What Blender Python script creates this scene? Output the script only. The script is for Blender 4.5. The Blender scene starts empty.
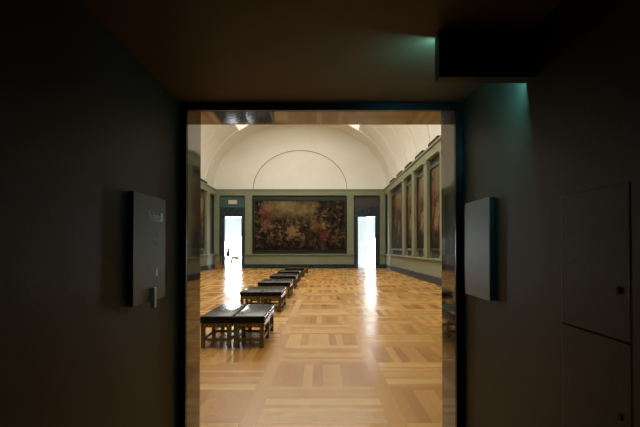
import bpy, bmesh, math, random
from mathutils import Vector, Matrix
random.seed(7)
PI = math.pi
scene = bpy.context.scene
COL = scene.collection

# ------------------------------------------------------------------ colour + node helpers
def lin(c):
    c = c / 255.0
    return c / 12.92 if c <= 0.04045 else ((c + 0.055) / 1.055) ** 2.4
def rgb(r, g, b): return (lin(r), lin(g), lin(b), 1.0)

class NT:
    """small wrapper that makes shader node graphs short to write"""
    def __init__(s, name):
        s.m = bpy.data.materials.new(name); s.m.use_nodes = True
        s.t = s.m.node_tree; s.t.nodes.clear()
        s.out = s.t.nodes.new('ShaderNodeOutputMaterial')
        s.p = s.t.nodes.new('ShaderNodeBsdfPrincipled')
        s.t.links.new(s.p.outputs[0], s.out.inputs[0])
    def set(s, sock, v):
        if isinstance(v, bpy.types.NodeSocket): s.t.links.new(v, sock)
        elif v is not None: sock.default_value = v
    def math(s, op, a, b=None, c=None):
        n = s.t.nodes.new('ShaderNodeMath'); n.operation = op
        s.set(n.inputs[0], a)
        if b is not None: s.set(n.inputs[1], b)
        if c is not None: s.set(n.inputs[2], c)
        return n.outputs[0]
    def obj(s):
        n = s.t.nodes.new('ShaderNodeTexCoord'); return n.outputs['Object']
    def gen(s):
        n = s.t.nodes.new('ShaderNodeTexCoord'); return n.outputs['Generated']
    def sep(s, v):
        n = s.t.nodes.new('ShaderNodeSeparateXYZ'); s.set(n.inputs[0], v); return n.outputs
    def comb(s, x, y, z):
        n = s.t.nodes.new('ShaderNodeCombineXYZ')
        for i, v in enumerate((x, y, z)): s.set(n.inputs[i], v)
        return n.outputs[0]
    def mapping(s, v, loc=(0, 0, 0), rot=(0, 0, 0), scale=(1, 1, 1)):
        n = s.t.nodes.new('ShaderNodeMapping'); s.set(n.inputs[0], v)
        n.inputs[1].default_value = loc; n.inputs[2].default_value = rot; n.inputs[3].default_value = scale
        return n.outputs[0]
    def noise(s, v, scale=5, detail=4, rough=.5, dist=0, color=False):
        n = s.t.nodes.new('ShaderNodeTexNoise'); s.set(n.inputs['Vector'], v)
        n.inputs['Scale'].default_value = scale; n.inputs['Detail'].default_value = detail
        n.inputs['Roughness'].default_value = rough; n.inputs['Distortion'].default_value = dist
        return n.outputs['Color' if color else 0]
    def white(s, v, color=False):
        n = s.t.nodes.new('ShaderNodeTexWhiteNoise'); n.noise_dimensions = '3D'
        s.set(n.inputs['Vector'], v); return n.outputs['Color' if color else 'Value']
    def voro(s, v, scale=5, feature='F1', out='Color', rnd=1.0):
        n = s.t.nodes.new('ShaderNodeTexVoronoi'); n.feature = feature
        s.set(n.inputs['Vector'], v); n.inputs['Scale'].default_value = scale
        n.inputs['Randomness'].default_value = rnd
        return n.outputs[out]
    def ramp(s, f, stops, interp='LINEAR'):
        n = s.t.nodes.new('ShaderNodeValToRGB'); s.set(n.inputs[0], f)
        e = n.color_ramp; e.interpolation = interp
        while len(e.elements) < len(stops): e.elements.new(0.5)
        for el, (p, c) in zip(e.elements, stops):
            el.position = p; el.color = c if len(c) == 4 else (*c, 1)
        return n.outputs[0]
    def mix(s, f, a, b, mode='MIX'):
        n = s.t.nodes.new('ShaderNodeMix'); n.data_type = 'RGBA'; n.blend_type = mode
        s.set(n.inputs[0], f); s.set(n.inputs[6], a); s.set(n.inputs[7], b)
        return n.outputs[2]
    def bump(s, h, strength=.2, dist=.01):
        n = s.t.nodes.new('ShaderNodeBump'); s.set(n.inputs['Height'], h)
        n.inputs['Strength'].default_value = strength; n.inputs['Distance'].default_value = dist
        s.t.links.new(n.outputs[0], s.p.inputs['Normal']); return n
    def P(s, **k):
        names = dict(base='Base Color', rough='Roughness', metal='Metallic', ior='IOR', coat='Coat Weight',
                     coatr='Coat Roughness', emit='Emission Color', es='Emission Strength', spec='Specular IOR Level')
        for a, v in k.items(): s.set(s.p.inputs[names[a]], v)
        return s.m

def plaster(name, c, var=.06, rough=.75, bump=.15, spec=.3):
    n = NT(name); o = n.obj()
    f = n.noise(o, .7, 5, .6)
    d = tuple(x * (1 - var * 2) for x in c[:3]) + (1,)
    l = tuple(min(1, x * (1 + var)) for x in c[:3]) + (1,)
    col = n.ramp(f, [(.3, d), (.7, l)])
    n.P(base=col, rough=rough, spec=spec)
    n.bump(n.noise(o, 60, 3), bump, .003)
    return n.m
def stone(name, c1, c2, vein, rough=.1, ior=1.5, scale=3.0):
    n = NT(name); o = n.obj()
    f = n.noise(o, scale, 7, .6, 1.2)
    base = n.ramp(f, [(.35, c1), (.65, c2)])
    v = n.math('ABSOLUTE', n.math('SUBTRACT', n.noise(o, scale * .7, 6, .65, 2.0), .5))
    vm = n.ramp(v, [(.0, (1, 1, 1, 1)), (.025, (0, 0, 0, 1))])
    col = n.mix(n.math('MULTIPLY', vm, .55), base, vein)
    n.P(base=col, rough=rough, ior=ior)
    return n.m
def simple(name, c, rough=.5, metal=0.0, **k):
    n = NT(name); o = n.obj(); f = n.noise(o, 14, 4)
    d = tuple(x * .86 for x in c[:3]) + (1,)
    n.P(base=n.ramp(f, [(.3, d), (.7, c)]), rough=rough, metal=metal, **k)
    return n.m
def wood(name, c1, c2, rough=.4, axis=2):
    n = NT(name); sc = [26, 26, 26]; sc[axis] = 2.2
    f = n.noise(n.mapping(n.obj(), scale=tuple(sc)), 1, 5, .6, .6)
    n.P(base=n.ramp(f, [(.3, c1), (.7, c2)]), rough=rough)
    return n.m
def glow(name, c, s):
    n = NT(name); n.P(base=c, rough=.5, emit=c, es=s); return n.m

# ------------------------------------------------------------------ parquet
def parquet(name):
    P, S, X0, Y0 = 1.365, .165, -.745, 6.35
    n = NT(name); x, y, z = n.sep(n.obj())
    u = n.math('DIVIDE', n.math('SUBTRACT', x, X0), P)
    v = n.math('DIVIDE', n.math('SUBTRACT', y, Y0), P)
    i = n.math('FLOOR', u); j = n.math('FLOOR', v)
    fu = n.math('SUBTRACT', u, i); fv = n.math('SUBTRACT', v, j)
    s = S / P
    su = n.math('LESS_THAN', fu, s)                       # strip running along Y
    sv = n.math('MULTIPLY', n.math('LESS_THAN', fv, s), n.math('SUBTRACT', 1.0, su))
    blk = n.math('MULTIPLY', n.math('SUBTRACT', 1.0, su), n.math('SUBTRACT', 1.0, sv))
    par = n.math('FLOORED_MODULO', n.math('ADD', n.math('ADD', i, j), 1.0), 2.0)   # 0/1 checker
    NB = 10.0
    bu = n.math('MULTIPLY', n.math('DIVIDE', n.math('SUBTRACT', fu, s), 1 - s), NB)
    bv = n.math('MULTIPLY', n.math('DIVIDE', n.math('SUBTRACT', fv, s), 1 - s), NB)
    along_y = n.math('MAXIMUM', su, n.math('MULTIPLY', blk, par))
    # coordinate across the boards
    b = n.math('ADD', n.math('MULTIPLY', par, bu), n.math('MULTIPLY', n.math('SUBTRACT', 1.0, par), bv))
    su2 = n.math('MULTIPLY', n.math('DIVIDE', fu, s), 1.0)
    sv2 = n.math('MULTIPLY', n.math('DIVIDE', fv, s), 1.0)
    b = n.math('ADD', n.math('MULTIPLY', blk, b), n.math('ADD', n.math('MULTIPLY', su, su2), n.math('MULTIPLY', sv, sv2)))
    k = n.math('FLOOR', b); fb = n.math('SUBTRACT', b, k)
    tag = n.math('ADD', n.math('MULTIPLY', su, 31.0), n.math('MULTIPLY', sv, 57.0))
    idv = n.comb(n.math('ADD', i, .5), n.math('ADD', j, .5), n.math('ADD', n.math('ADD', k, tag), .5))
    r = n.white(idv); rc = n.white(n.mapping(idv, loc=(7, 3, 11)), True)
    # tone of a whole block as well as of every board
    rb = n.white(n.comb(n.math('ADD', i, .5), n.math('ADD', j, .5), n.math('ADD', tag, 300.5)))
    t = n.math('ADD', n.math('MULTIPLY', r, .50), n.math('ADD', n.math('MULTIPLY', rb, .32), .14))
    # boards running along the hall are toned darker and redder
    t = n.math('ADD', t, n.math('MULTIPLY', n.math('MULTIPLY', blk, par), -.20))
    col = n.ramp(t, [(0.0, rgb(172, 116, 52)), (.3, rgb(192, 138, 68)), (.6, rgb(206, 156, 84)), (1.0, rgb(218, 178, 108))])
    ga = n.mapping(n.obj(), scale=(3, 60, 1)); gb = n.mapping(n.obj(), scale=(60, 3, 1))
    na = n.noise(ga, 1, 4, .6, .4); nb = n.noise(gb, 1, 4, .6, .4)
    gr = n.math('ADD', n.math('MULTIPLY', along_y, nb), n.math('MULTIPLY', n.math('SUBTRACT', 1.0, along_y), na))
    grc = n.ramp(gr, [(.3, (.86, .85, .82, 1)), (.65, (1.05, 1.04, 1.03, 1))])
    col = n.mix(1.0, col, grc, 'MULTIPLY')
    wear = n.noise(n.obj(), .35, 4, .6)
    col = n.mix(1.0, col, n.ramp(wear, [(.3, (.9, .89, .86, 1)), (.7, (1.05, 1.05, 1.05, 1))]), 'MULTIPLY')
    seam = n.math('LESS_THAN', fb, .035)
    col = n.mix(n.math('MULTIPLY', seam, .35), col, rgb(90, 60, 36))
    rg = n.math('ADD', n.math('MULTIPLY', r, .10), n.math('MULTIPLY', wear, .14))
    n.P(base=col, rough=n.math('ADD', rg, .15), ior=1.45, spec=.28)
    # every board is laid a hair out of level, so reflections break up board by board
    g = n.t.nodes.new('ShaderNodeNewGeometry')
    off = n.t.nodes.new('ShaderNodeVectorMath'); off.operation = 'SUBTRACT'
    n.set(off.inputs[0], rc); off.inputs[1].default_value = (.5, .5, .5)
    sc = n.t.nodes.new('ShaderNodeVectorMath'); sc.operation = 'MULTIPLY'
    n.set(sc.inputs[0], off.outputs[0]); sc.inputs[1].default_value = (.006, .012, 0)
    wv = n.t.nodes.new('ShaderNodeVectorMath'); wv.operation = 'SUBTRACT'
    n.set(wv.inputs[0], n.noise(n.mapping(n.obj(), scale=(5, 14, 1)), 1, 3, .5, 0, True)); wv.inputs[1].default_value = (.5, .5, .5)
    w2 = n.t.nodes.new('ShaderNodeVectorMath'); w2.operation = 'MULTIPLY'
    n.set(w2.inputs[0], wv.outputs[0]); w2.inputs[1].default_value = (.012, .04, 0)
    ad = n.t.nodes.new('ShaderNodeVectorMath'); ad.operation = 'ADD'
    n.set(ad.inputs[0], g.outputs['Normal']); n.set(ad.inputs[1], sc.outputs[0])
    ad2 = n.t.nodes.new('ShaderNodeVectorMath'); ad2.operation = 'ADD'
    n.set(ad2.inputs[0], ad.outputs[0]); n.set(ad2.inputs[1], w2.outputs[0])
    nm = n.t.nodes.new('ShaderNodeVectorMath'); nm.operation = 'NORMALIZE'
    n.set(nm.inputs[0], ad2.outputs[0])
    n.t.links.new(nm.outputs[0], n.p.inputs['Normal'])
    return n.m

# ------------------------------------------------------------------ old-master style generic canvas
def canvas(name, seed, size, axis='XZ', golden=.5):
    n = NT(name); x, y, z = n.sep(n.gen())
    h = x if axis == 'XZ' else y
    W, H = size
    p = n.comb(n.math('MULTIPLY', h, W), n.math('MULTIPLY', z, H), seed * 3.7)
    warp = n.noise(p, .9, 4, .6, 0, True)
    q = n.mix(.42, p, warp, 'ADD')
    a = n.noise(q, .9, 9, .68, 1.6)
    bcol = n.voro(q, 2.1, 'SMOOTH_F1', 'Color')
    bs = n.sep(bcol)
    base = n.ramp(a, [(.33, rgb(14, 14, 13)), (.45, rgb(38, 35, 26)), (.54, rgb(66, 58, 40)), (.62, rgb(112, 92, 60)), (.74, rgb(160, 138, 98))])
    fig = n.ramp(bs[0], [(0, rgb(16, 20, 22)), (.25, rgb(60, 36, 26)), (.5, rgb(44, 46, 34)), (.72, rgb(118, 88, 60)), (.9, rgb(150, 130, 90)), (1, rgb(120, 50, 38))])
    col = n.mix(.5, base, fig)
    fs = n.sep(n.voro(n.mix(.3, q, n.noise(p, 5, 3, .6, 0, True), 'ADD'), 4.2, 'F1', 'Color'))
    col = n.mix(.4, col, n.ramp(fs[1], [(0, rgb(10, 12, 12)), (.45, rgb(40, 38, 28)), (.7, rgb(84, 62, 44)), (.88, rgb(176, 146, 104)), (1, rgb(70, 84, 84))]))
    cut = n.ramp(n.noise(q, 2.6, 6, .7, .8), [(.44, (.10, .11, .12, 1)), (.62, (1.2, 1.12, .95, 1))])
    col = n.mix(1.0, col, cut, 'MULTIPLY')
    # a hazy golden sky high up in the picture, dark ground along its foot
    dx = n.math('SUBTRACT', n.math('ADD', h, n.math('MULTIPLY', n.math('SUBTRACT', n.noise(q, 1.2, 5), .5), .6)), golden)
    sky = n.math('MULTIPLY', n.ramp(z, [(.60, (0, 0, 0, 1)), (.84, (1, 1, 1, 1))]),
                 n.ramp(n.math('ABSOLUTE', dx), [(.22, (1, 1, 1, 1)), (.32, (0, 0, 0, 1))]))
    skyc = n.ramp(n.noise(q, 1.4, 5), [(.3, rgb(92, 78, 50)), (.7, rgb(158, 136, 92))])
    col = n.mix(n.math('MULTIPLY', sky, .75), col, skyc)
    foot = n.ramp(z, [(.02, (.3, .32, .32, 1)), (.22, (1, 1, 1, 1))])
    col = n.mix(1.0, col, foot, 'MULTIPLY')
    for (cx, cz, rr, c) in ((golden + .0, .38, .12, rgb(176, 144, 90)), (golden + .36, .28, .11, rgb(112, 36, 30)), (golden - .30, .75, .12, rgb(124, 62, 42)), (golden - .28, .5, .10, rgb(130, 92, 66)), (golden + .25, .5, .09, rgb(140, 100, 70))):
        dd = n.math('SQRT', n.math('ADD', n.math('POWER', n.math('MULTIPLY', n.math('SUBTRACT', h, cx), 1.7 * W / 6.5), 2.0), n.math('POWER', n.math('SUBTRACT', z, cz), 2.0)))
        dd = n.math('ADD', dd, n.math('MULTIPLY', n.math('SUBTRACT', n.noise(q, 3.0, 6, .7), .5), .6))
        col = n.mix(n.math('MULTIPLY', n.ramp(dd, [(rr * .5, (1, 1, 1, 1)), (rr * 1.3, (0, 0, 0, 1))]), .5), col, c)
    n.P(base=col, rough=.6, spec=.15)
    return n.m

# ------------------------------------------------------------------ mesh builder
class MB:
    def __init__(s): s.bm = bmesh.new()
    def box(s, x0, x1, y0, y1, z0, z1, bev=0.0, M=None, seg=1):
        b = bmesh.new()
        vs = [b.verts.new((x, y, z)) for x in (x0, x1) for y in (y0, y1) for z in (z0, z1)]
        for f in ((0, 1, 3, 2), (4, 6, 7, 5), (0, 4, 5, 1), (2, 3, 7, 6), (0, 2, 6, 4), (1, 5, 7, 3)):
            b.faces.new([vs[k] for k in f])
        if bev > 0: bmesh.ops.bevel(b, geom=b.edges[:], offset=bev, segments=seg, affect='EDGES', profile=.5)
        if M: bmesh.ops.transform(b, matrix=M, verts=b.verts[:])
        s.add(b); return s
    def add(s, b):
        bmesh.ops.recalc_face_normals(b, faces=b.faces[:])
        me = bpy.data.meshes.new('t'); b.to_mesh(me); b.free(); s.bm.from_mesh(me); bpy.data.meshes.remove(me)
    def tube(s, pts, r, n=8, r1=None):
        """tapered round bar along a polyline"""
        b = bmesh.new(); pts = [Vector(p) for p in pts]; rings = []
        for i, p in enumerate(pts):
            d = (pts[min(i + 1, len(pts) - 1)] - pts[max(i - 1, 0)]).normalized()
            a = d.orthogonal().normalized() if abs(d.z) > .9 else d.cross(Vector((0, 0, 1))).normalized()
            c = d.cross(a); t = i / (len(pts) - 1); rr = r + ((r1 if r1 is not None else r) - r) * t
            rings.append([b.verts.new(p + a * rr * math.cos(2 * PI * k / n) + c * rr * math.sin(2 * PI * k / n)) for k in range(n)])
        for A, B in zip(rings, rings[1:]):
            for k in range(n): b.faces.new((A[k], A[(k + 1) % n], B[(k + 1) % n], B[k]))
        b.faces.new(rings[0][::-1]); b.faces.new(rings[-1])
        s.add(b); return s
    def lathe(s, prof, c=(0, 0, 0), n=20):
        b = bmesh.new(); rings = []
        for r, z in prof:
            rings.append([b.verts.new((c[0] + r * math.cos(2 * PI * k / n), c[1] + r * math.sin(2 * PI * k / n), c[2] + z)) for k in range(n)])
        for A, B in zip(rings, rings[1:]):
            for k in range(n): b.faces.new((A[k], A[(k + 1) % n], B[(k + 1) % n], B[k]))
        b.faces.new(rings[0][::-1]); b.faces.new(rings[-1]); s.add(b); return s
    def build(s, name, m, parent=None, loc=None, smooth=False, kind=None):
        me = bpy.data.meshes.new(name); s.bm.to_mesh(me); s.bm.free(); me.materials.append(m)
        if smooth:
            for p in me.polygons: p.use_smooth = True
        o = bpy.data.objects.new(name, me); COL.objects.link(o)
        if parent: o.parent = parent
        if loc: o.location = loc
        if kind: o['kind'] = kind
        return o
def struct(name, mb, m, **k):
    return mb.build(name, m, kind='structure', **k)
def thing(name, label, cat, loc=(0, 0, 0), rz=0, group=None):
    o = bpy.data.objects.new(name, None); COL.objects.link(o); o.empty_display_size = .1
    o.location = loc; o.rotation_euler = (0, 0, rz); o['label'] = label; o['category'] = cat
    if group: o['group'] = group
    return o
def tag(o, label, cat, group=None):
    o['label'] = label; o['category'] = cat
    if group: o['group'] = group
    return o
def dup(root, loc, label, group=None, rz=None):
    r = root.copy(); COL.objects.link(r); r.location = loc; r['label'] = label
    if group: r['group'] = group
    if rz is not None: r.rotation_euler = (0, 0, rz)
    for ch in list(root.children):
        c = ch.copy(); COL.objects.link(c); c.parent = r
        for g in list(ch.children):
            d = g.copy(); COL.objects.link(d); d.parent = c
    return r
def sweep(prof, y0, y1):
    """closed cross-section (x,z) extruded along Y"""
    b = bmesh.new()
    A = [b.verts.new((x, y0, z)) for x, z in prof]; B = [b.verts.new((x, y1, z)) for x, z in prof]
    n = len(prof)
    for k in range(n): b.faces.new((A[k], A[(k + 1) % n], B[(k + 1) % n], B[k]))
    b.faces.new(A[::-1]); b.faces.new(B); return b

# ------------------------------------------------------------------ materials
M = {}
M['floor'] = parquet('oak_parquet')
M['green'] = plaster('sage_green_paint', rgb(134, 141, 114), .04, .55, .08)
M['panel'] = plaster('slate_green_recess_shade', rgb(76, 88, 80), .05, .8, .3)  # darker green, with the recess shade behind the paintings put into it
M['vault'] = plaster('cream_plaster', rgb(238, 238, 228), .02, .8, .05)
M['vline'] = plaster('shadow_gap_brown', rgb(120, 108, 84), .05, .8, .05)
M['slate'] = stone('slate_blue_marble', rgb(34, 46, 52), rgb(54, 68, 74), rgb(98, 110, 112), .12)
M['skirt'] = stone('honed_slate_skirting', rgb(34, 44, 50), rgb(52, 64, 70), rgb(98, 110, 112), .38); M['skirt'].node_tree.nodes['Principled BSDF'].inputs['Specular IOR Level'].default_value = .05
M['teal'] = plaster('teal_painted_panel', rgb(70, 98, 94), .04, .6, .1)
M['gray'] = plaster('dark_grey_panel', rgb(66, 70, 66), .04, .6, .1)
M['black'] = stone('polished_black_stone', rgb(10, 11, 10), rgb(16, 17, 15), rgb(30, 30, 27), .05, 1.4)
M['casing'] = simple('black_lacquered_casing', rgb(3, 4, 4), .25, spec=.2)
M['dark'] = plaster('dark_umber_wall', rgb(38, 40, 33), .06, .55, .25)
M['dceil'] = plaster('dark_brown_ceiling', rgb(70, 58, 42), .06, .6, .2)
M['white'] = plaster('white_wall_paint', rgb(232, 234, 232), .02, .7, .05)
M['pale'] = stone('pale_stone_floor', rgb(235, 235, 232), rgb(245, 245, 242), rgb(190, 190, 186), .25)
M['leather'] = NT('black_leather'); _n = M['leather']; _n.P(base=rgb(14, 14, 15), rough=.24, spec=.2); _n.bump(_n.voro(_n.obj(), 260, 'F1', 'Distance'), .12, .002); M['leather'] = _n.m
M['bronze'] = simple('dark_bronze', rgb(108, 98, 64), .28, .7)
M['brass'] = simple('worn_brass', rgb(168, 140, 84), .32, .9)
_n = NT('brass_studs'); _o = _n.sep(_n.obj()); _s = _n.math('SINE', _n.math('MULTIPLY', _n.math('ADD', _o[0], _o[1]), 100.0))
_n.P(base=_n.ramp(_s, [(.45, rgb(60, 52, 32)), (.6, rgb(186, 158, 98))]), metal=.8, rough=.35); M['studs'] = _n.m
M['gilt'] = simple('dark_gilt_wood', rgb(34, 30, 22), .35, .2)
M['fixture'] = simple('black_enamel', rgb(14, 15, 14), .6)
M['hole'] = simple('black_lock', rgb(4, 4, 4), .9)
M['plate'] = simple('grey_satin_metal', rgb(70, 72, 65), .5, 0.0)
M['plate2'] = simple('satin_metal_door_light', rgb(96, 99, 102), .42, .2)  # same plate as the left one, with bluish door light put into the colour
M['ink'] = simple('pale_grey_lettering', rgb(215, 215, 208), .5)
M['steel'] = simple('brushed_steel', rgb(190, 188, 176), .35, .4)
M['sign'] = simple('cream_sign_board', rgb(214, 206, 190), .6)
M['chairwood'] = wood('reddish_walnut', rgb(104, 72, 46), rgb(160, 116, 76))
M['tablewood'] = wood('pale_pine', rgb(176, 136, 86), rgb(206, 168, 112), .5, 0)
M['easelwood'] = wood('dark_easel_wood', rgb(40, 34, 30), rgb(62, 52, 44))
M['legend'] = glow('dim_green_legend', (.05, .4, .3, 1), .25)
M['exit'] = glow('green_exit_legend', (.15, .56, .60, 1), 360)
M['daylight'] = glow('diffusing_skylight_glass', (1, .97, .915, 1), 2.85)
M['window'] = glow('daylight_window_glass', (.86, .94, 1.0, 1), 44)

# ------------------------------------------------------------------ dimensions
K = .59                                   # the passage is narrow: aperture 1.3 m wide
EYE = 1.6
XL, XR = -8.57, 5.24                      # hall side walls
XC = (XL + XR) / 2
YF, YB = 44.4, 5.13 * K                   # hall end walls
HT = 6.25                                 # cornice top
AX, AZ = 1.106 * K, EYE + 1.136 * K       # aperture half width / head height
YA = 4.63 * K                             # front plane of the doorway
CX, CZ = 1.172 * K, EYE + 1.2 * K         # passage half width / ceiling
def kx(v): return v * K
def kz(v): return EYE + (v - EYE) * K

# ---- floors
struct('floor', MB().box(XL - .3, XR + .3, YB, YF + .4, -.2, 0), M['floor'])
struct('floor', MB().box(-CX, CX, -2.2, YB, -.2, 0), M['floor'])
struct('floor', MB().box(-16, 12, YF + .4, 66, -.2, 0), M['pale'])

# ---- passage shell
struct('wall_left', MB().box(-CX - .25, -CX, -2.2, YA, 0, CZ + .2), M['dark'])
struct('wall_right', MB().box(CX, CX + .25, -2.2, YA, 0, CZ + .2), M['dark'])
struct('wall_back_blocker', MB().box(-CX - .25, CX + .25, -2.45, -2.2, 0, CZ + .2), M['dark'])  # unseen wall behind the camera, added to keep the passage dark
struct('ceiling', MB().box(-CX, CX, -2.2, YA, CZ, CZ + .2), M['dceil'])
# hall side of the wall with the aperture in it
a = MB()
a.box(XL - .3, -CX, YA, YB, 0, HT).box(CX, XR + .3, YA, YB, 0, HT).box(-CX, CX, YA, YB, CZ, HT)
a.box(XL - .3, XR + .3, YA, YB, HT, 12.2)
struct('wall_front', a, M['green'])
# polished black stone lining of the doorway (jambs + head) and its lacquered face frame
t = .06
a = MB()
a.box(-CX, -AX, YA + .005, YB + .004, 0, CZ).box(AX, CX, YA + .005, YB + .004, 0, CZ)
a.box(-AX, 0 - .0015, YA + .005, YB + .004, AZ, CZ).box(.0015, AX, YA + .005, YB + .004, AZ, CZ)
a.box(-.02, .02, YA + .02, YB - .01, AZ + .001, CZ)
d1 = struct('door_1', a, M['black'])
a = MB()
a.box(-CX, -AX - .001, YA - .018, YA + .005, 0, CZ, .002).box(AX + .001, CX, YA - .018, YA + .005, 0, CZ, .002)
a.box(-AX - .001, AX + .001, YA - .018, YA + .005, AZ + .001, CZ, .002)
a.build('face_frame', M['casing'], d1)

# ---- hall walls
def end_wall():
    a = MB()
    ol, orr = (-7.68, -6.29), (2.92, 4.32)           # door openings
    y0, y1 = YF, YF + .4
    a.box(XL - .3, ol[0], y0, y1, 0, HT).box(ol[1], orr[0], y0, y1, 0, HT).box(orr[1], XR + .3, y0, y1, 0, HT)
    a.box(ol[0], ol[1], y0, y1, 4.1, HT).box(orr[0], orr[1], y0, y1, 4.1, HT)
    return a
struct('wall_far', end_wall(), M['panel'])
struct('wall_left', MB().box(XL - .3, XL, YB, YF, 0, HT), M['panel'])
struct('wall_right', MB().box(XR, XR + .3, YB, YF, 0, HT), M['panel'])
# lunette above the far wall
VA, VB = 6.905, 5.35
struct('wall_far', MB().box(XL - .3, XR + .3, YF, YF + .4, HT, 12.2), M['vault'])

# ---- vault: half ellipse with a long skylight cut in its crown
def vz(dx): return HT + VB * math.sqrt(max(0, 1 - (dx / VA) ** 2))
SKX, SKY0, SKY1 = 4.45, 7.0, 41.6
def arc(x0, x1, n, thick):
    """x from x0 to x1 (offsets from the hall's axis)"""
    a0, a1 = math.acos(x0 / VA), math.acos(x1 / VA)
    pin = [(XC + VA * math.cos(a0 + (a1 - a0) * k / n), HT + VB * math.sin(a0 + (a1 - a0) * k / n)) for k in range(n + 1)]
    pout = [(XC + (VA + thick) * math.cos(a0 + (a1 - a0) * k / n), HT + (VB + thick) * math.sin(a0 + (a1 - a0) * k / n)) for k in range(n + 1)]
    return pin + pout[::-1]
a = MB()
a.add(sweep(arc(VA, SKX, 24, .3), YB, YF)); a.add(sweep(arc(-SKX, -VA, 24, .3), YB, YF))
a.add(sweep(arc(SKX, -SKX, 32, .3), YB, SKY0)); a.add(sweep(arc(SKX, -SKX, 32, .3), SKY1, YF))
v = struct('ceiling', a, M['vault'])
zs = vz(SKX)
a = MB()                                            # upright sides of the skylight well
a.box(XC - SKX - .2, XC - SKX, SKY0, SKY1, zs + .02, 12.4).box(XC + SKX, XC + SKX + .2, SKY0, SKY1, zs + .02, 12.4)
crown = [(x, z) for x, z in arc(SKX, -SKX, 32, .0)[:33]]
endp = [(x, z + .02) for x, z in crown] + [(XC - SKX, 12.4), (XC + SKX, 12.4)]
a.add(sweep(endp, SKY1 - .03, SKY1 + .2)); a.add(sweep(endp, SKY0 - .2, SKY0 + .03))
struct('trim_1', a, M['vault'])
a = MB().box(XC - SKX, XC + SKX, SKY0, SKY1, 12.3, 12.36)
sky = struct('window_1', a, M['daylight'])
a = MB()
for k in range(20):
    yy = SKY0 + (SKY1 - SKY0) * (k + .5) / 20; a.box(XC - SKX, XC + SKX, yy - .04, yy + .04, 12.22, 12.3)
for k in range(-2, 3): a.box(XC + k * 1.7 - .04, XC + k * 1.7 + .04, SKY0, SKY1, 12.2, 12.29)
a.build('glazing_bars', M['white'], sky)
# transverse ribs of the vault
PITCH = 3.65
bays = [25.0 + PITCH * k for k in range(-6, 5)]
pil = [y + PITCH / 2 for y in bays]                  # pier centres (far edge of each bay)
a = MB()
for y in [41.35] + [p for p in pil if p < 40]:
    for (x0, x1) in ((VA - .02, SKX + .02), (-SKX - .02, -VA + .02)):
        a0, a1 = math.acos(x0 / VA), math.acos(x1 / VA); n = 20
        pin = [(XC + (VA - .05) * math.cos(a0 + (a1 - a0) * k / n), HT + (VB - .05) * math.sin(a0 + (a1 - a0) * k / n)) for k in range(n + 1)]
        pou = [(XC + (VA + .02) * math.cos(a0 + (a1 - a0) * k / n), HT + (VB + .02) * math.sin(a0 + (a1 - a0) * k / n)) for k in range(n + 1)]
        a.add(sweep(pin + pou[::-1], y - .2, y + .2))
struct('trim_2', a, M['vault'])
# thin dark moulding that draws the blind arch on the lunette
b = bmesh.new(); n = 64; R = []
for k in range(n + 1):
    th = PI * k / n; c, s_ = math.cos(th), math.sin(th)
    R.append([b.verts.new((XC + (3.72 + o) * c, y, HT + (3.1 + o) * s_)) for o, y in ((-.02, YF), (-.02, YF - .03), (.02, YF - .03), (.02, YF))])
for A, B in zip(R, R[1:]):
    for k in range(4): b.faces.new((A[k], A[(k + 1) % 4], B[(k + 1) % 4], B[k]))
b.faces.new(R[0]); b.faces.new(R[-1][::-1])
a = MB(); a.add(b); struct('trim_3', a, M['vline'])

# ---- entablature, dado, sills, piers, baseboards
D = .24                                              # how far piers and entablature stand out
def rail(name, z0, z1, d, m, bev=.0):
    a = MB()
    a.box(XL, XL + d, YB, YF, z0, z1, bev).box(XR - d, XR, YB, YF, z0, z1, bev).box(XL + d, XR - d, YF - d, YF, z0, z1, bev)
    return struct(name, a, m)
rail('trim_4', 5.76, HT - .1, D, M['green']); rail('trim_5', HT - .1, HT, D + .06, M['green'])
a = MB()                                             # dado, broken by the two doors
def far_segments(a, z0, z1, d, segs, bev=0):
    for x0, x1 in segs: a.box(x0, x1, YF - d, YF, z0, z1, bev)
SEG = [(XL + .01, -7.98), (-6.04, 2.60), (4.64, XR - .01)]
a.box(XL, XL + .14, YB, YF, .32, 1.05).box(XR - .14, XR, YB, YF, .32, 1.05); far_segments(a, .32, 1.05, .14, SEG)
struct('trim_6', a, M['green'])
a = MB(); a.box(XL, XL + .26, YB, YF, 1.05, 1.13, .01).box(XR - .26, XR, YB, YF, 1.05, 1.13, .01); far_segments(a, 1.05, 1.13, .26, SEG, .01)
struct('trim_7', a, M['green'])
for nm, bx in (('baseboard_left', (XL, XL + .20, YB, YF)), ('baseboard_right', (XR - .20, XR, YB, YF))):
    struct(nm, MB().box(*bx, 0, .32, .01), M['skirt'])
a = MB(); far_segments(a, 0, .30, .2, SEG, .01); struct('baseboard_far', a, M['skirt'])
def pier_box(a, side, y, w):
    """one pier with a plain base block and a small capital"""
    x = XL if side < 0 else XR
    for (d, ww, z0, z1) in ((D, w, 1.13, 5.76), (D + .03, w + .06, 1.13, 1.24), (D + .035, w + .07, 5.62, 5.76)):
        x0, x1 = (x, x + d) if side < 0 else (x - d, x)
        a.box(x0, x1, y - ww / 2, y + ww / 2, z0, z1)
PW = .8
k = 8
for side in (-1, 1):
    a = MB(); pier_box(a, side, 41.4, 1.1)
    for p in pil:
        if p < 36: pier_box(a, side, p, PW)
    struct('trim_%d' % k, a, M['green']); k += 1
a = MB()
for x0, x1 in ((-8.44, -8.02), (-6.0, -5.46), (2.06, 2.58), (4.66, 5.08)):
    a.box(x0, x1, YF - D, YF, 1.13, 5.76); a.box(x0 - .03, x1 + .03, YF - D - .03, YF, 5.62, 5.76); a.box(x0 - .02, x1 + .02, YF - D - .02, YF, 1.13, 1.24)
struct('trim_10', a, M['green'])

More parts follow.
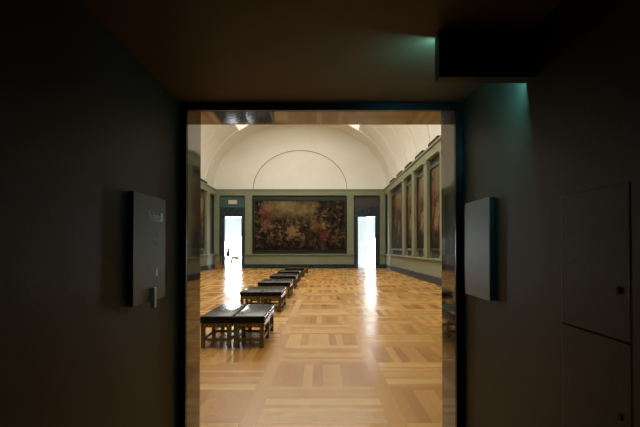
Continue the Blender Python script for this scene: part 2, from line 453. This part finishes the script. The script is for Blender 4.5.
# ---- far doors: marble surround, upper panel, reveals
def far_door(name, ox0, ox1, sx0, sx1, upper, deep):
    a = MB()
    a.box(sx0, ox0, YF - .16, YF, 0, 4.1, .01).box(ox1, sx1, YF - .16, YF, 0, 4.1, .01).box(sx0, sx1, YF - .16, YF, 4.1, 4.82, .01)
    a.box(ox0 - .002, ox0 + .02, YF, YF + .4, 0, 4.1).box(ox1 - .02, ox1 + .002, YF, YF + .4, 0, 4.1).box(ox0, ox1, YF, YF + .4, 4.08, 4.102)
    o = struct(name, a, M['slate'])
    MB().box(sx0, sx1, YF - .08, YF, 4.82, 5.76).build('overdoor_panel', upper, o)
    return o
far_door('door_2', -7.68, -6.29, -7.98, -6.04, M['teal'], 0)
far_door('door_3', 2.92, 4.32, 2.60, 4.64, M['gray'], 0)
o = MB().box(-.34, .34, -.03, 0, -.16, .16, .008).build('door_sign', M['sign'], loc=(-7.0, YF - .08, 5.24))
tag(o, 'small cream rectangular notice mounted above the left doorway of the far wall', 'sign')

# ---- the bright room beyond
a = MB(); a.box(-16, 12, 66, 66.3, 0, 1.0)
wins = [(-11.35, -8.5, 2.9, True), (5.4, 8.6, 2.75, False)]
struct('wall_beyond', MB().box(-16, 12, 66, 66.3, 0, 8), M['white'])
struct('wall_beyond', MB().box(-16.3, -16, YF + .4, 66.3, 0, 8), M['white'])
struct('wall_beyond', MB().box(12, 12.3, YF + .4, 66.3, 0, 8), M['white'])
struct('wall_beyond', MB().box(-16, XL - .3, YF, YF + .4, 0, 8).box(XR + .3, 12, YF, YF + .4, 0, 8).box(XL - .3, XR + .3, YF + .4, YF + .5, HT, 8), M['white'])
struct('ceiling', MB().box(-16, 12, YF + .5, 66, 8, 8.2), M['white'])
wi = 2
for x0, x1, zt, arch in wins:
    b = bmesh.new(); prof = [(x0, .02), (x1, .02)]
    if arch:
        xc, r, n = (x0 + x1) / 2, (x1 - x0) / 2, 20; zs_ = zt - .85
        prof += [(xc + r * math.cos(PI * k / n), zs_ + .85 * math.sin(PI * k / n)) for k in range(n + 1)]
    else: prof += [(x1, zt), (x0, zt)]
    b = sweep(prof, 65.93, 65.97); a = MB(); a.add(b)
    w = struct('window_%d' % wi, a, M['window']); wi += 1
    a = MB(); xc = (x0 + x1) / 2
    a.box(x0 - .1, x0, 65.9, 66, 0, zt - (.85 if arch else 0)).box(x1, x1 + .1, 65.9, 66, 0, zt - (.85 if arch else 0))
    a.build('window_frame', M['white'], w)

# ------------------------------------------------------------------ paintings
def painting(name, label, loc, w, h, side, seed, golden=.5, group=None):
    """side: 0 far wall, -1 left wall, +1 right wall; loc = centre of its back on the wall"""
    t = thing(name, label, 'painting', loc, {0: 0, -1: PI / 2, 1: -PI / 2}[side], group)
    fw, fd = .13, .13
    a = MB()
    for (x0, x1, z0, z1) in ((-w / 2, -w / 2 + fw, -h / 2, h / 2), (w / 2 - fw, w / 2, -h / 2, h / 2), (-w / 2 + fw, w / 2 - fw, h / 2 - fw, h / 2), (-w / 2 + fw, w / 2 - fw, -h / 2, -h / 2 + fw)):
        a.box(x0, x1, -fd, 0, z0, z1, .012)
    a.build('frame', M['gilt'], t)
    a = MB(); g = .022; i = fw - .02
    for (x0, x1, z0, z1) in ((-w / 2 + i, -w / 2 + i + g, -h / 2 + i, h / 2 - i), (w / 2 - i - g, w / 2 - i, -h / 2 + i, h / 2 - i), (-w / 2 + i, w / 2 - i, h / 2 - i - g, h / 2 - i), (-w / 2 + i, w / 2 - i, -h / 2 + i, -h / 2 + i + g)):
        a.box(x0, x1, -fd + .01, -.05, z0, z1)
    a.build('inner_fillet', M['bronze'], t)
    cw, ch = w - 2 * fw, h - 2 * fw
    MB().box(-cw / 2, cw / 2, -.07, -.02, -ch / 2, ch / 2).build('canvas', canvas('canvas_paint_%d' % seed, seed, (cw, ch), golden=golden), t)
    return t
painting('painting', 'wide dark battle-like painting in black frame centred on the far wall', (-1.69, YF, 3.38), 7.42, 4.16, 0, 3, .42)
pg = 'tall paintings along the side walls'
painting('painting', 'brown painting nearest the far corner on the right wall', (XR, 37.7, 3.42), 5.9, 3.95, 1, 5, .6, pg)
words = {32.3: 'narrow dark sliver of painting second from the far corner on the right wall',
         28.65: 'reddish brown tall painting third from the far corner on the right wall',
         25.0: 'ochre tall painting on the right wall, nearest to the right door jamb'}
for i, (y, l) in enumerate(words.items()):
    painting('painting', l, (XR, y, 3.42), 2.62, 3.95, 1, 11 + i * 3, .5, pg)
painting('painting', 'dark painting on the left wall beside the far left corner', (XL, 37.7, 3.42), 5.9, 3.95, -1, 23, .7, pg)

# ------------------------------------------------------------------ cornice uplights
def uplight():
    t = thing('cornice_light', '', 'light fixture', (0, 0, HT))
    MB().box(-.10, .10, -1.05, 1.05, .04, .19, .012).build('housing', M['hole'], t)
    for y in (-.8, .8): MB().box(-.03, .03, y - .05, y + .05, 0, .06).build('bracket', M['fixture'], t)
    return t
u = uplight(); first = True
ug = 'long black uplighters on the cornice'
names = ['nearest the right door jamb', 'second from the right door jamb', 'middle of the five', 'fourth from the right door jamb', 'nearest the far corner']
for i, y in enumerate(b_ for b_ in bays if b_ > 24):
    l = 'long black uplighter on the right cornice, ' + names[i]
    if i == 0: u.location = (XR - .15, y, HT); u['label'] = l; u['group'] = ug
    else: dup(u, (XR - .15, y, HT), l, ug)
dup(u, (XL + .15, 39.9, HT), 'long black uplighter on the left cornice beside the far corner', ug)

# ------------------------------------------------------------------ benches
def bench():
    t = thing('bench', '', 'bench')
    W, L = .515, 1.9
    a = MB().box(-W / 2, W / 2, 0, L, .392, .510, .032, seg=3)
    c = a.build('cushion', M['leather'], t, smooth=True)
    p = MB()
    for z in (.405, .488):
        q = [(-W / 2 + .004, .004, z), (W / 2 - .004, .004, z), (W / 2 - .004, L - .004, z), (-W / 2 + .004, L - .004, z), (-W / 2 + .004, .004, z)]
        p.tube(q, .006, 6)
    p.build('piping', M['leather'], c)
    w, l = W / 2 - .010, L - .010
    a = MB().box(-w, w, .010, l, .325, .394, .004)
    a.build('apron', M['bronze'], t)
    a = MB(); q = [(-w, .008, .36), (w, .008, .36), (w, l + .002, .36), (-w, l + .002, .36), (-w, .008, .36)]
    a.tube(q, .009, 6); a.build('stud_trim', M['studs'], t)
    for y in (.012, L / 2 - .035, l - .074):
        for sx in (-1, 1):
            x = sx * (w - .038)
            b = MB().box(x - .034, x + .034, y, y + .07, 0, .326, .006)
            for z in (.03, .09, .2, .29): b.box(x - .037, x + .037, y - .003, y + .073, z, z + .016, .002)
            b.build('leg', M['bronze'], t)
    for y in (.03, L / 2 - .013, l - .05): MB().box(-w + .06, w - .06, y, y + .03, .105, .150, .003).build('stretcher', M['bronze'], t)
    for sx in (-1, 1): MB().box(sx * (w - .035) - .014, sx * (w - .035) + .014, .07, l - .06, .105, .150, .003).build('stretcher', M['bronze'], t)
    return t
rows = [(9.0, -1.95), (14.0, -2.03), (17.9, -2.03), (22.1, -2.03), (26.2, -2.05), (30.6, -1.98), (35.4, -1.9)]
ords = ['nearest', 'second', 'third', 'fourth', 'fifth', 'sixth', 'farthest']
b0 = bench()
for i, (y, x) in enumerate(rows):
    for j, s in enumerate(('left', 'right')):
        l = 'black leather bench, %s one of the %s pair from the doorway' % (s, ords[i])
        loc = (x + .262 + j * .527, y, 0)
        if i == 0 and j == 0: b0.location = loc; b0['label'] = l; b0['group'] = 'paired benches down the gallery'
        else: dup(b0, loc, l, 'paired benches down the gallery')

# ------------------------------------------------------------------ guard's chair in the far left corner
t = thing('wooden_chair', 'reddish wooden armchair standing in the far left corner beside the doorway', 'chair', (-7.72, 42.0, 0), -PI / 2 + .35)
cw = M['chairwood']                                   # local: seat faces -Y, back at +Y
MB().box(-.27, .27, -.27, .25, .41, .46, .015).build('seat', cw, t)
MB().box(-.25, .25, .22, .255, .50, .98, .012).box(-.27, .27, .21, .265, .96, 1.02, .012).build('backrest', cw, t)
for sx in (-1, 1):
    MB().tube([(sx * .24, -.24, 0), (sx * .24, -.24, .64)], .024, 8).build('leg', cw, t)
    MB().tube([(sx * .24, .24, 0), (sx * .24, .24, .98)], .024, 8).build('leg', cw, t)
    MB().box(sx * .24 - .03, sx * .24 + .03, -.28, .24, .63, .665, .01).build('armrest', cw, t)
    MB().box(sx * .24 - .012, sx * .24 + .012, -.22, .22, .12, .42, .004).build('side_panel', cw, t)
MB().box(-.22, .22, -.255, -.235, .18, .40).build('front_panel', cw, t)

# ------------------------------------------------------------------ easel and table in the bright room
t = thing('easel', 'thin dark artist easel silhouetted in the bright left doorway', 'easel', (-8.85, 53.5, 0))
e = M['easelwood']
MB().tube([(-.42, -.1, 0), (-.05, .02, 1.5)], .07, 6).build('leg', e, t)
MB().tube([(.36, -.1, 0), (.03, .02, 1.5)], .07, 6).build('leg', e, t)
MB().tube([(0, .6, 0), (0, .03, 1.5)], .05, 6).build('leg', e, t)
MB().box(-.22, .22, -.12, .0, .80, .88, .01).build('ledge', e, t)
MB().box(-.13, .13, -.05, .03, .88, 1.66, .01).build('mast', e, t)
t = thing('table', 'small pale wooden table seen through the left doorway', 'table', (-8.72, 57, 0))
m = M['tablewood']
MB().box(-.42, .42, -.28, .28, .70, .76, .006).build('tabletop', m, t)
MB().box(-.34, .34, -.24, .24, .44, .70).build('apron', m, t)
for sx in (-1, 1):
    for sy in (-1, 1):
        MB().tube([(sx * .30, sy * .2, .6), (sx * .36, sy * .23, 0)], .05, 6, .035).build('leg', m, t)

# ------------------------------------------------------------------ things in the passage
def text(body, size, m, parent, mat, name='lettering'):
    c = bpy.data.curves.new('txt', 'FONT'); c.body = body; c.size = size; c.extrude = .00015
    c.align_x = 'LEFT'; c.align_y = 'BOTTOM_BASELINE'
    o = bpy.data.objects.new('txt', c); COL.objects.link(o)
    dg = bpy.context.evaluated_depsgraph_get(); me = bpy.data.meshes.new_from_object(o.evaluated_get(dg))
    bpy.data.objects.remove(o); bpy.data.curves.remove(c)
    me.materials.clear(); me.materials.append(mat)
    r = bpy.data.objects.new(name, me); COL.objects.link(r); r.parent = parent; r.matrix_local = m
    return r
XP = kx(1.13)
# left sign: seen from the passage, its lettering runs away from the camera (+Y)
t = thing('wall_sign', 'grey square direction sign with pale lettering on the left passage wall', 'sign', (-CX, kx(3.72), kz(1.595)))
w2, h2, dp = kx(.345), kx(.35), CX - XP
MB().box(dp - .004, dp, -w2, w2, -h2, h2, .001).build('sign_plate', M['plate'], t)
MB().box(.004, dp - .004, -w2 + .001, w2 - .001, -h2 + .001, h2 - .001).build('backing', M['hole'], t)
MB().box(0, .006, -w2 * .7, w2 * .7, -h2 * .7, h2 * .7).build('mounting', M['fixture'], t)
# plate faces +X; text x axis -> +Y? seen from +X looking to -X the reader's right is +Y
def tm(y, z): return Matrix.Translation((dp + .0008, y, z)) @ Matrix(((0, 0, 1, 0), (1, 0, 0, 0), (0, 1, 0, 0), (0, 0, 0, 1)))
def zpx(py, z): return EYE + (248 - py) * z / 560 - kz(1.595)
text('Rubens', .056, tm(-.035, zpx(220.5, 2.2)), t, M['ink'])
text('24', .036, tm(.062, zpx(237.5, 2.25)), t, M['ink'])
text('Salle', .036, tm(.038, zpx(247.5, 2.25)), t, M['ink'])
a = MB().box(dp, dp + .0005, .132, .160, zpx(221.5, 2.35), zpx(213.5, 2.35)); a.build('pictogram', M['ink'], t)
b = bmesh.new(); zt, zb = zpx(264, 2.28), zpx(278.5, 2.28)
pts = [(.078, zt), (.104, zb), (.086, zb + .014), (.070, zb + .014), (.052, zb)]
A = [b.verts.new((dp, y, z)) for y, z in pts]; B = [b.verts.new((dp + .0005, y, z)) for y, z in pts]
b.faces.new(A[::-1]); b.faces.new(B)
for k in range(5): b.faces.new((A[k], A[(k + 1) % 5], B[(k + 1) % 5], B[k]))
a = MB(); a.add(b); a.build('arrow', M['ink'], t)
o = MB().box(dp - .003, dp + .012, .012, .040, kz(1.20) - kz(1.595), kz(1.335) - kz(1.595), .002).build('clip', M['steel'], t)
o['label'] = 'pale metal clip'
# right blank plate
t = thing('wall_panel', 'blank grey square panel, door light in its colour, on the right passage wall beside the doorway', 'panel', (CX, kx(4.08), kz(1.595)))
MB().box(-dp, -dp + .004, -kx(.32), kx(.32), -h2, h2, .001).build('panel_plate', M['plate2'], t)
MB().box(-dp + .004, -.004, -kx(.32) + .001, kx(.32) - .001, -h2 + .001, h2 - .001).build('backing', M['hole'], t)
MB().box(-.006, 0, -kx(.25), kx(.25), -h2 * .7, h2 * .7).build('mounting', M['fixture'], t)
# exit sign box seen from behind
x0, x1, y0, y1, z0 = kx(.65), CX, kx(3.06), kx(3.20), kz(2.54)
t = thing('exit_sign', 'black box of an emergency exit sign glowing green on its far side, under the ceiling', 'emergency light', ((x0 + x1) / 2, (y0 + y1) / 2, z0))
hw, hd, hh = (x1 - x0) / 2, (y1 - y0) / 2, CZ - z0
MB().box(-hw, hw, -hd, hd - .011, 0, hh, .003, seg=2).build('housing', M['fixture'], t)
MB().box(-hw + .027, hw - .002, hd - .012, hd, .030, hh - .004).build('back_plate', M['fixture'], t)
MB().box(-hw + .040, hw - .012, hd, hd + .001, .042, hh - .018).build('legend_panel', M['legend'], t)
MB().box(-hw + .027, hw - .002, hd - .010, hd - .005, .020, .030).build('lens', M['exit'], t)
MB().box(-hw + .017, -hw + .027, hd - .010, hd - .005, .030, hh - .004).build('lens', M['exit'], t)

# flush access doors in the right wall
def access(name, label, ya, yb, za, zb, locks, fm):
    t = thing(name, label, 'access panel', (CX, (ya + yb) / 2, (za + zb) / 2))
    hy, hz = (yb - ya) / 2, (zb - za) / 2
    MB().box(-.003, 0, -hy - .006, hy + .006, -hz - .006, hz + .006).build('shadow_gap', M['casing'], t)
    MB().box(-.0045, -.002, -hy, hy, -hz, hz).build('door', M['dark'], t)
    for y, z in locks:
        l = MB().tube([(-.0045, y - (ya + yb) / 2, z - (za + zb) / 2), (-.008, y - (ya + yb) / 2, z - (za + zb) / 2)], .009, 14).build('lock', M['hole'], t)
    return t
pm = None
access('access_door', 'upper flush square access door with a round lock in the right passage wall', kx(2.115), kx(2.71), kz(1.245), kz(1.845), [(kx(2.19), kz(1.436))], pm)
access('access_door', 'lower flush access door below the square one in the right passage wall', kx(2.115), kx(2.71), .03, kz(1.232), [(kx(2.19), kz(.943))], pm)
struct('trim_11', MB().box(CX - .004, CX, kx(1.93), kx(2.098), 0, CZ), M['dark'])

# ------------------------------------------------------------------ lights
def area(name, loc, rot, sx, sy, power, col):
    l = bpy.data.lights.new(name, 'AREA'); l.shape = 'RECTANGLE'; l.size = sx; l.size_y = sy; l.energy = power; l.color = col
    o = bpy.data.objects.new(name, l); COL.objects.link(o); o.location = loc; o.rotation_euler = rot; return o
def pl(name, loc, power, col, r):
    l = bpy.data.lights.new(name, 'POINT'); l.energy = power; l.color = col; l.shadow_soft_size = r
    o = bpy.data.objects.new(name, l); COL.objects.link(o); o.location = loc; return o
# unseen fill lamps added to brighten the far room
area('far_room_fill', (-8, 56, 7.8), (0, 0, 0), 8, 14, 160, (.88, .95, 1))
area('far_room_fill', (6, 56, 7.8), (0, 0, 0), 8, 14, 140, (.88, .95, 1))
pl('passage_fill', (0, .1, 2.2), .35, (.8, .88, 1), .12)  # unseen lamp without a fixture, added to lift the upper passage corners

w = bpy.data.worlds.new('World'); scene.world = w; w.use_nodes = True
w.node_tree.nodes['Background'].inputs[0].default_value = (.6, .7, .85, 1)
w.node_tree.nodes['Background'].inputs[1].default_value = .3

# ------------------------------------------------------------------ camera
cam = bpy.data.cameras.new('Camera'); co = bpy.data.objects.new('Camera', cam); COL.objects.link(co)
cam.sensor_width = 36; cam.lens = 36 * 560 / 640
co.location = (0, 0, EYE); co.rotation_euler = (PI / 2 + math.radians(1.1), 0, 0)
cam.shift_x = -1 / 640; cam.shift_y = 23.8 / 640
cam.clip_start = .02; cam.clip_end = 200
scene.camera = co

vs = scene.view_settings
vs.view_transform = 'Standard'; vs.look = 'None'; vs.exposure = 0.0; vs.gamma = 1.0; vs.use_curve_mapping = False
scene.cycles.max_bounces = 10; scene.cycles.diffuse_bounces = 6; scene.cycles.glossy_bounces = 5
scene.cycles.sample_clamp_indirect = 6.0
